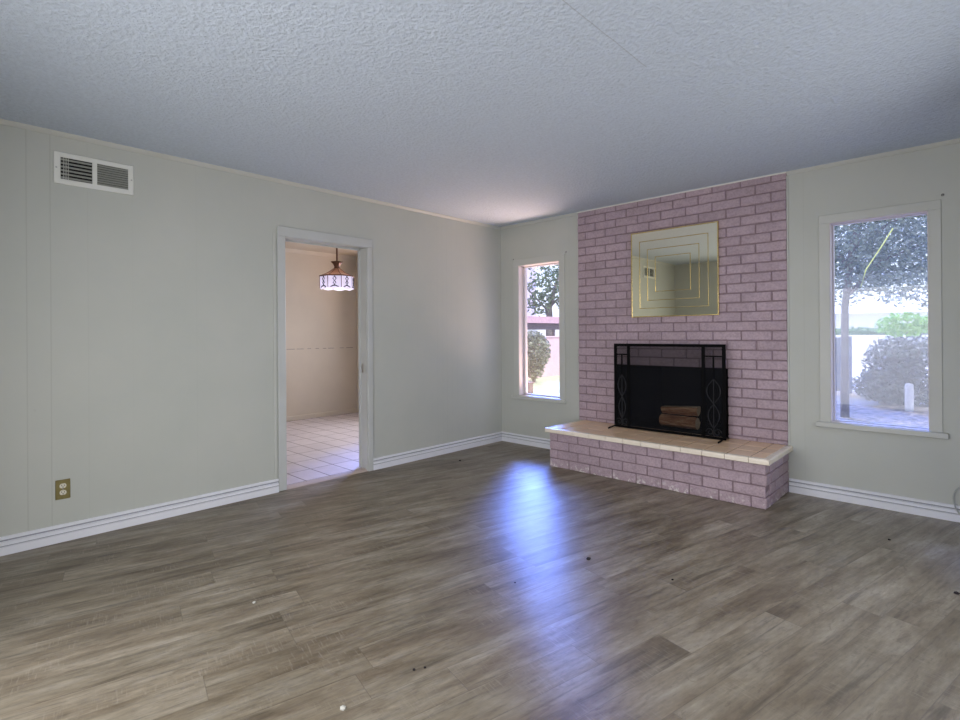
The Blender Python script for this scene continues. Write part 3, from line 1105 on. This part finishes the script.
# ------------------------------------------------------------------ outlet
oy0, oy1, oz0, oz1 = -4.016, -3.945, 0.252, 0.368
ol = thing('wall_outlet', 'brass double outlet plate low on the left wall', 'outlet', (0, (oy0 + oy1) / 2, (oz0 + oz1) / 2))
part(MB().bevel_box(0, 0.006, oy0, oy1, oz0, oz1, 0.0025), 'cover_plate', M['brass'], ol)
yc = (oy0 + oy1) / 2
for zc in (0.3315, 0.2915):
    s = MB()
    pts = []
    for i in range(24):
        t_ = 2 * PI * i / 24
        pts.append((yc + 0.0165 * math.cos(t_), zc + max(-0.0135, min(0.0135, 0.0165 * math.sin(t_)))))
    s.prism(pts, 0, 0.004, 0.0085)
    so = part(s, 'socket', M['ivory'], ol)
    sl = MB()
    sl.box(0.0080, 0.0090, yc - 0.0075, yc - 0.0050, zc - 0.001, zc + 0.008)
    sl.box(0.0080, 0.0090, yc + 0.0050, yc + 0.0075, zc - 0.001, zc + 0.006)
    sl.box(0.0080, 0.0090, yc - 0.0025, yc + 0.0025, zc - 0.0095, zc - 0.005)
    part(sl, 'slots', M['dark'], so)
part(MB().sphere((0.0062, yc, 0.311), 0.0035, 6, (0.5, 1, 1)), 'screw', M['steel'], ol, smooth=True)

# ------------------------------------------------------------------ pendant lamp in the kitchen
lx, ly = -1.348, -1.306
lb, lp, ln_, lf = 1.744, 1.890, 1.982, 2.060
lamp = thing('pendant_lamp', 'lit pendant lamp with amber skirt and white glass panels in the kitchen', 'lamp', (lx, ly, HC))
part(MB().lathe([(0.001, HC), (0.055, HC), (0.055, HC - 0.012), (0.02, HC - 0.03), (0.001, HC - 0.03)], lx, ly, 20), 'ceiling_canopy', M['brass'], lamp)
part(MB().tube([(lx, ly, HC - 0.02), (lx, ly, 1.99)], 0.010, 8), 'rod', M['copper'], lamp)
NS = 8
R0 = 0.193


def ngon(r, z, ph=0.482):
    return [(lx + r * math.cos(2 * PI * i / NS + ph), ly + r * math.sin(2 * PI * i / NS + ph), z) for i in range(NS)]


fl = MB()
fl.lathe([(0.034, ln_ - 0.004), (0.030, ln_ + 0.02), (0.040, ln_ + 0.05), (0.064, lf), (0.060, lf), (0.034, ln_ + 0.045), (0.026, ln_ + 0.015)], lx, ly, 32,
         lambda t_, z: 1 + (0.10 * math.cos(8 * t_) if z > ln_ + 0.03 else 0))
part(fl, 'flared_crown', M['copper'], lamp, smooth=True)
sk = MB()
a, b = ngon(R0, lp), ngon(0.036, ln_)
mid = ngon(0.105, lp + 0.040)
sk.add(a + mid + b, [(i, (i + 1) % NS, NS + (i + 1) % NS, NS + i) for i in range(NS)] + [(NS + i, NS + (i + 1) % NS, 2 * NS + (i + 1) % NS, 2 * NS + i) for i in range(NS)])
part(sk, 'skirt', M['amber'], lamp)
rb = MB()
for i in range(NS):
    rb.tube([a[i], mid[i], b[i]], 0.004, 6)
part(rb, 'skirt_ribs', M['copper'], lamp)
tb = MB()
for i in range(NS):
    p0, p1 = Vector(a[i]), Vector(a[(i + 1) % NS])
    tb.tube([p0, p1], 0.007, 6)
part(tb, 'rim', M['copper'], lamp)
pb, pt = ngon(R0 * 1.0, lb + 0.012), ngon(R0, lp)
for i in range(NS):
    A, B, C_, D = Vector(pb[i]), Vector(pb[(i + 1) % NS]), Vector(pt[(i + 1) % NS]), Vector(pt[i])
    out = ((A + B) / 2 - Vector((lx, ly, A.z))).normalized()
    low = [A + (B - A) * (q / 6) - Vector((0, 0, 0.014 * math.sin(PI * q / 6))) for q in range(7)]
    vs = low + [C_, D]
    n_ = len(vs)
    g_ = MB()
    g_.add(vs + [v_ - out * 0.003 for v_ in vs], [tuple(range(n_)), tuple(range(n_, 2 * n_))[::-1]] + [(q, (q + 1) % n_, n_ + (q + 1) % n_, n_ + q) for q in range(n_)])
    pn = part(g_, 'glass_panel', M['lampglass'], lamp)
    # leaded vase-and-flower motif on each panel
    mo = MB()
    e1 = (B - A).normalized()
    H = lp - lb - 0.012
    def PT(u, v_):
        return A + e1 * (u * (B - A).length) + Vector((0, 0, v_ * H)) + out * 0.003
    for pts in ([(0.5, 0.92), (0.62, 0.72), (0.5, 0.52), (0.38, 0.72), (0.5, 0.92)],
                [(0.5, 0.55), (0.40, 0.38), (0.50, 0.22), (0.60, 0.38), (0.5, 0.55)],
                [(0.20, 0.02), (0.38, 0.13), (0.62, 0.13), (0.80, 0.02)],
                [(0.3, 0.06), (0.5, 0.20), (0.7, 0.06)]):
        mo.tube([PT(*q) for q in pts], 0.0055, 6)
    part(mo, 'motif', M['motif'], pn)
    part(MB().tube([A + Vector((0, 0, 0.0)), D], 0.004, 6), 'upright', M['copper'], lamp)
part(MB().sphere((lx, ly, 1.83), 0.032, 10), 'bulb', M['bulb'], lamp, smooth=True)
part(MB().tube([(lx, ly, 1.99), (lx, ly, 1.855)], 0.014, 10), 'bulb_holder', M['brass'], lamp)
light('pendant_lamp_light', 'POINT', (lx, ly, 1.79), 2.0, (1.0, 0.90, 0.86), 0.03)

# ------------------------------------------------------------------ odds and ends in the room
cb = MB()
pts = [(4.02, -0.030, 0.013), (3.97, -0.030, 0.016), (3.925, -0.028, 0.028), (3.885, -0.026, 0.075), (3.868, -0.025, 0.14), (3.874, -0.025, 0.19), (3.90, -0.026, 0.225),
       (3.94, -0.028, 0.222), (3.985, -0.030, 0.17), (4.02, -0.030, 0.09), (4.06, -0.030, 0.03), (4.12, -0.035, 0.010), (4.25, -0.06, 0.006)]
sm = []
for i in range(len(pts) - 1):
    p0, p1, p2, p3 = (Vector(pts[max(0, min(len(pts) - 1, i + q))]) for q in (-1, 0, 1, 2))
    for s_ in range(5):
        u = s_ / 5
        sm.append(0.5 * ((2 * p1) + (p2 - p0) * u + (2 * p0 - 5 * p1 + 4 * p2 - p3) * u * u + (3 * p1 - p0 - 3 * p2 + p3) * u ** 3))
cb.tube([q - Vector((0.022, 0, 0)) for q in sm], 0.0042, 8)
tag(cb.build('cable', M['cable'], smooth=True), 'loop of grey cable against the baseboard at the right edge', 'cable')


def hook(x, z, label):
    h = thing('curtain_hook', label, 'hook', (x, -0.002, z), 'curtain hooks by the windows')
    part(MB().tube([(x, 0.0, z), (x, -0.012, z), (x, -0.018, z - 0.006), (x, -0.016, z - 0.014), (x, -0.018, z + 0.004)][:4], 0.0035, 6), 'wire', M['steel'], h)
    part(MB().sphere((x, -0.0015, z), 0.008, 6, (1, 0.25, 1)), 'base_disc', M['tbark'], h)


hook(0.187, 2.055, 'tiny hook at the upper left corner of the narrow window')
hook(0.893, 2.06, 'tiny hook at the upper right corner of the narrow window')
hook(3.805, 2.10, 'tiny dark hook above the right corner of the wide window')


def scrap(name, x, y, s, mat, label, cat):
    b = bmesh.new()
    bmesh.ops.create_icosphere(b, subdivisions=1, radius=s)
    for q in b.verts:
        q.co = Vector((q.co.x * random.uniform(0.7, 1.3), q.co.y * random.uniform(0.7, 1.3), max(-0.35 * s, q.co.z * random.uniform(0.5, 0.8)) + 0.35 * s))
    me = bpy.data.meshes.new(name)
    b.to_mesh(me)
    b.free()
    me.materials.append(mat)
    o = bpy.data.objects.new(name, me)
    o.location = (x, y, 0.0)
    COL.objects.link(o)
    tag(o, label, cat, 'white chips on the floor' if name == 'paint_chip' else 'dark crumbs on the floor')


scrap('paint_chip', 1.569, -3.512, 0.008, M['chip'], 'small white chip on the floor below the doorway', 'debris')
scrap('paint_chip', 2.462, -3.603, 0.010, M['chip'], 'white chip lying nearest the camera on the floor', 'debris')
scrap('crumb', 2.439, -2.083, 0.013, M['crumb'], 'dark crumb inside the blue window reflection on the floor', 'debris')
scrap('crumb', 2.319, -2.557, 0.006, M['crumb'], 'dark speck at the left edge of the blue floor reflection', 'debris')
scrap('crumb', 2.869, -2.007, 0.006, M['crumb'], 'dark speck on the floor in front of the hearth', 'debris')
scrap('crumb', 0.345, -1.010, 0.012, M['crumb'], 'dark crumb on the floor near the far left baseboard', 'debris')
scrap('crumb', 3.583, -0.669, 0.008, M['crumb'], 'dark crumb on the floor below the wide window', 'debris')
scrap('crumb', 3.889, -1.252, 0.011, M['crumb'], 'dark crumb on the floor at the right edge', 'debris')
scrap('crumb', 2.477, -3.319, 0.006, M['crumb'], 'dark speck near the white chip, left of a pair', 'debris')
scrap('crumb', 2.497, -3.284, 0.005, M['crumb'], 'dark speck near the white chip, right of a pair', 'debris')


# ------------------------------------------------------------------ outdoors
GZ = -0.10


def leaves(mb, pts, size, up_bias=0.0):
    for p_ in pts:
        s = size * random.uniform(0.6, 1.3)
        d1 = Vector((random.gauss(0, 1), random.gauss(0, 1), random.gauss(0, 0.8))).normalized()
        d2 = d1.cross(Vector((random.gauss(0, 1), random.gauss(0, 1), random.gauss(0, 1)))).normalized()
        n_ = d1.cross(d2)
        p_ = Vector(p_)
        mb.add([p_ - d1 * s, p_ + d2 * s * 0.42 + n_ * s * 0.12, p_ + d1 * s, p_ - d2 * s * 0.42 + n_ * s * 0.12], [(0, 1, 2, 3)])


def blob_pts(n, c, r, shell=0.55):
    out = []
    while len(out) < n:
        q = Vector((random.uniform(-1, 1), random.uniform(-1, 1), random.uniform(-1, 1)))
        l_ = q.length
        if l_ > 1 or l_ < shell * random.random():
            continue
        out.append((c[0] + q.x * r[0], c[1] + q.y * r[1], c[2] + q.z * r[2]))
    return out


struct(MB().box(XR + WT, XR + 4.5, -5.2, 0.6, 2.5, 2.62), 'porch_roof', M['roof'], 'porch roof shading the side of the house, out of view', 'porch roof')  # added out of view to keep sun off the floor
struct(MB().box(-0.2, XR + 4.5, -8.5, YB - WT, 2.5, 2.62), 'porch_roof', M['roof'], 'porch roof shading the garden doors, out of view', 'porch roof')  # added out of view to cut blue sky light
g = MB().box(-60, 60, WT + 0.0, 80, GZ - 0.05, GZ)
g.box(-60, -3.3, -30, WT, GZ - 0.05, GZ)
g.box(XR + WT + 0.02, 60, -30, WT, GZ - 0.05, GZ)
g.box(-3.3, XR + WT + 0.02, -30, YB - WT - 0.02, GZ - 0.05, GZ)
struct(g, 'ground', M['soil'], 'leaf strewn bare ground outside the windows', 'ground')
struct(MB().box(-5.5, -1.0, 2.6, 18, GZ, GZ + 0.02), 'lawn', M['lawn'], 'sunny bleached lawn outside the narrow window', 'lawn')
struct(MB().box(-4.9, 12, 9.4, 60, GZ, GZ + 0.025), 'path', M['paving'], 'bright paving beyond the bush outside the wide window', 'paving')
struct(MB().box(-3.0, 1.3, 0.14, 2.4, GZ, GZ + 0.02), 'path', M['pinkpave'], 'pinkish concrete strip along the house below the narrow window', 'paving')  # added unseen to throw warm light up through the narrow window

# garden wall seen through the narrow window
gw = thing('garden_wall', 'pink stucco garden wall outside the narrow window', 'wall', (-5.6, 8.0, GZ))
part(MB().box(-5.7, -5.5, 2.0, 14.0, GZ, 1.10), 'wall_face', M['stucco'], gw)
part(MB().bevel_box(-5.73, -5.47, 2.0, 14.0, 1.10, 1.15, 0.01), 'coping', M['stucco'], gw)

# carport behind the wall
cp = thing('carport', 'pink trimmed carport behind the garden wall', 'carport', (-9.5, 14.0, GZ))
part(MB().box(-9.0, -8.94, 8.0, 22.0, 1.66, 1.93), 'fascia', M['fascia'], cp)
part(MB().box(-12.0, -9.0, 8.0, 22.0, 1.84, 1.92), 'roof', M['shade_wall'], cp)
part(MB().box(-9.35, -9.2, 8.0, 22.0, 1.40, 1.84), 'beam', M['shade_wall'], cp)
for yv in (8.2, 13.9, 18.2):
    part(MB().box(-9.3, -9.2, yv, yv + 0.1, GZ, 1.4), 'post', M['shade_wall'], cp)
part(MB().box(-16.0, -15.9, 8.0, 30.0, GZ, 1.84), 'back_wall', M['pale_white'], cp)

# pale house far left behind the carport
hs = thing('house', 'pale lavender house wall rising behind the carport', 'house', (-18, 18, GZ))
part(MB().box(-19.0, -17.0, 14.0, 22.85, GZ, 6.6), 'house_wall', M['pale'], hs)
part(MB().prism([(13.6, 6.6), (23.2, 6.6), (18.4, 8.6)], 0, -19.2, -16.8), 'roof', M['fascia'], hs)

# tree behind the carport
tr_ = thing('tree', 'blue green tree behind the carport outside the narrow window', 'tree', (-13.4, 19.4, GZ))
part(MB().tube([(-13.4, 19.4, GZ), (-13.35, 19.3, 1.5), (-13.5, 19.5, 2.7), (-13.1, 19.8, 4.4)], [0.26, 0.22, 0.16, 0.07], 10), 'trunk', M['tbark'], tr_, smooth=True)
for q in ((-13.5, 19.5, 2.7, -12.3, 20.4, 4.2), (-13.4, 19.4, 2.4, -14.5, 18.6, 3.9), (-12.9, 19.9, 3.2, -12.0, 20.9, 4.6)):
    part(MB().tube([q[:3], q[3:]], [0.08, 0.03], 6), 'branch', M['tbark'], tr_)
lf_ = MB()
for (c_, r_, n_) in (((-13.3, 19.9, 4.0), (1.7, 1.7, 1.0), 620), ((-12.4, 20.3, 2.9), (1.0, 1.1, 0.7), 300), ((-13.9, 19.1, 2.9), (0.8, 0.9, 0.7), 200), ((-13.2, 19.8, 5.3), (2.0, 2.0, 1.0), 420)):
    leaves(lf_, blob_pts(n_, c_, r_, 0.2), 0.15)
part(lf_, 'foliage', M['leaf_far'], tr_)

# clipped round shrub before the garden wall
sx_, sy_ = -4.66, 6.62
sh_ = thing('shrub', 'rounded pale shrub before the pink garden wall', 'shrub', (sx_, sy_, GZ))
for q in range(6):
    a_ = q * 1.05
    part(MB().tube([(sx_, sy_, GZ), (sx_ + 0.10 * math.cos(a_), sy_ + 0.10 * math.sin(a_), 0.3), (sx_ + 0.25 * math.cos(a_), sy_ + 0.25 * math.sin(a_), 0.7)], [0.03, 0.022, 0.012], 6), 'stem', M['tbark'], sh_)
lf_ = MB()
leaves(lf_, blob_pts(2600, (sx_, sy_, 0.76), (0.45, 0.45, 0.54), 0.6), 0.055)
leaves(lf_, blob_pts(500, (sx_, sy_, 0.28), (0.30, 0.30, 0.26), 0.6), 0.055)
part(lf_, 'foliage', M['leaf_shrub'], sh_)

# short block pillar on the lawn
bp = thing('block_pillar', 'short reddish block pillar on the lawn before the shrub', 'pillar', (-3.19, 4.54, GZ))
part(MB().bevel_box(-3.26, -3.12, 4.47, 4.61, GZ, 0.13, 0.008), 'shaft', M['planter'], bp)
part(MB().bevel_box(-3.28, -3.10, 4.45, 4.63, 0.13, 0.165, 0.008), 'cap', M['planter'], bp)

# big tree whose crown hangs over the wide window
TX, TY = 2.46, 5.25
tr_ = thing('tree', 'large grey green tree shading the wide window', 'tree', (TX, TY, GZ))
part(MB().tube([(TX, TY, GZ), (TX, TY, 0.8), (TX + 0.01, TY, 1.6), (TX + 0.10, TY + 0.1, 2.6), (TX + 0.5, TY + 0.3, 3.8), (TX + 1.0, TY + 0.6, 5.0)], [0.060, 0.052, 0.050, 0.045, 0.035, 0.02], 10), 'trunk', M['tbark'], tr_, smooth=True)
for q in ([(TX + 0.02, TY, 1.75), (2.9, 5.5, 2.3), (3.4, 5.8, 2.55)], [(TX + 0.08, TY + 0.1, 2.5), (3.0, 5.7, 2.9), (3.6, 6.0, 3.1)], [(TX + 0.06, TY, 2.2), (2.1, 5.6, 2.9), (1.7, 6.0, 3.3)], [(2.9, 5.5, 3.7), (4.0, 6.0, 4.2), (5.0, 6.4, 4.4)]):
    part(MB().tube(q, [0.035, 0.022, 0.010], 6), 'branch', M['tbark'], tr_)
lf_ = MB()
for (c_, r_, n_, s_) in (((2.9, 5.5, 2.75), (1.0, 0.8, 1.0), 5200, 0.042), ((3.3, 6.2, 2.4), (0.9, 0.8, 0.85), 3600, 0.045), ((2.3, 5.6, 2.35), (0.7, 0.7, 0.75), 2600, 0.042), ((2.8, 5.9, 4.0), (1.6, 1.4, 1.0), 2600, 0.07),
                     ((3.0, 6.0, 5.4), (2.0, 1.8, 1.1), 1700, 0.11), ((5.0, 6.6, 4.4), (1.9, 2.2, 1.0), 1900, 0.11), ((4.9, 5.2, 3.6), (1.3, 1.3, 0.8), 1100, 0.10)):
    leaves(lf_, blob_pts(n_, c_, r_, 0.3), s_)
part(lf_, 'foliage', M['leaf_tree'], tr_)
tw = MB().tube([(3.20, 3.75, 2.50), (3.10, 3.55, 2.25), (2.97, 3.40, 1.98), (2.93, 3.32, 1.77)], [0.008, 0.007, 0.008, 0.004], 6)
part(tw, 'dangling_twig', M['twig'], tr_)

# bright green sapling leaves
sp = thing('sapling', 'bright green sapling behind the dark bush', 'sapling', (2.75, 10.9, GZ))
part(MB().tube([(2.75, 10.9, GZ), (2.75, 10.9, 0.8), (2.80, 10.9, 1.5)], [0.03, 0.025, 0.012], 8), 'stem', M['tbark'], sp)
lf_ = MB()
leaves(lf_, blob_pts(520, (2.78, 10.9, 1.36), (0.60, 0.45, 0.28), 0.2), 0.085)
part(lf_, 'foliage', M['leaf_bright'], sp)

# dark bush below the crown
bu = thing('bush', 'dark grey bush outside the wide window', 'bush', (2.95, 7.6, GZ))
for q in range(7):
    a_ = q * 0.9
    part(MB().tube([(2.95, 7.6, GZ), (2.95 + 0.2 * math.cos(a_), 7.6 + 0.2 * math.sin(a_), 0.4), (2.95 + 0.45 * math.cos(a_), 7.6 + 0.4 * math.sin(a_), 0.9)], [0.03, 0.022, 0.01], 6), 'stem', M['tbark'], bu)
lf_ = MB()
for (c_, r_, n_) in (((2.84, 7.5, 0.55), (0.46, 0.4, 0.60), 2600), ((3.28, 7.85, 0.58), (0.55, 0.5, 0.60), 2600), ((2.62, 7.3, 0.25), (0.38, 0.34, 0.28), 1000), ((3.0, 7.6, 0.10), (0.6, 0.45, 0.24), 1000)):
    leaves(lf_, blob_pts(n_, c_, r_, 0.4), 0.046)
part(lf_, 'foliage', M['leaf_bush'], bu)

# short pale bollard, globe light, gate panel, far hedge and far house
bx_, by_ = 3.13, 6.62
bo = thing('bollard', 'short pale pipe bollard before the dark bush', 'bollard', (bx_, by_, GZ))
part(MB().lathe([(0.058, GZ), (0.058, 0.32)], bx_, by_, 16), 'pipe', M['post'], bo, smooth=True)
part(MB().lathe([(0.058, 0.32), (0.054, 0.34), (0.03, 0.355), (0.0005, 0.36)], bx_, by_, 16), 'cap', M['post'], bo, smooth=True)
gl_ = thing('globe_light', 'white globe garden light above the bush', 'garden light', (2.56, 14.2, GZ))
part(MB().tube([(2.56, 14.2, GZ), (2.56, 14.2, 1.02)], 0.025, 8), 'pole', M['post'], gl_)
part(MB().sphere((2.56, 14.2, 1.15), 0.14, 10), 'globe', M['globe'], gl_, smooth=True)

gt = thing('gate', 'blue grey gate panel behind the tree trunk', 'gate', (1.75, 9.0, GZ))
part(MB().box(1.45, 1.50, 9.0, 9.04, GZ, 1.12), 'post', M['bluegrey'], gt)
part(MB().box(1.96, 2.01, 9.0, 9.04, GZ, 1.12), 'post', M['bluegrey'], gt)
part(MB().box(1.50, 1.96, 9.0, 9.04, 1.04, 1.10), 'top_rail', M['bluegrey'], gt)
part(MB().box(1.50, 1.96, 9.01, 9.03, GZ + 0.05, 1.04), 'panel', M['bluegrey'], gt)

hd = thing('hedge', 'low clipped hedge far beyond the paving', 'hedge', (2.0, 22.5, GZ))
part(MB().bevel_box(-8, 10, 22, 23, GZ, 1.36, 0.1), 'core', M['leaf_hedge'], hd)
lf_ = MB()
leaves(lf_, [(random.uniform(-8, 10), random.uniform(21.95, 22.1), random.uniform(0.9, 1.42)) for _ in range(2500)], 0.08)
part(lf_, 'foliage', M['leaf_hedge'], hd)
tag(MB().bevel_box(-8, 10, 21.5, 21.7, GZ, 1.08, 0.02).build('low_wall', M['pale_white']), 'low white wall before the far hedge', 'wall')
hs = thing('house', 'white house far beyond the hedge', 'house', (2, 32, GZ))
part(MB().box(-12, 14, 30, 36, GZ, 2.2), 'house_wall', M['pale_white'], hs)
part(MB().prism([(29.4, 2.2), (36.6, 2.2), (33, 3.4)], 0, -12.4, 14.4), 'roof', M['pale_white'], hs)
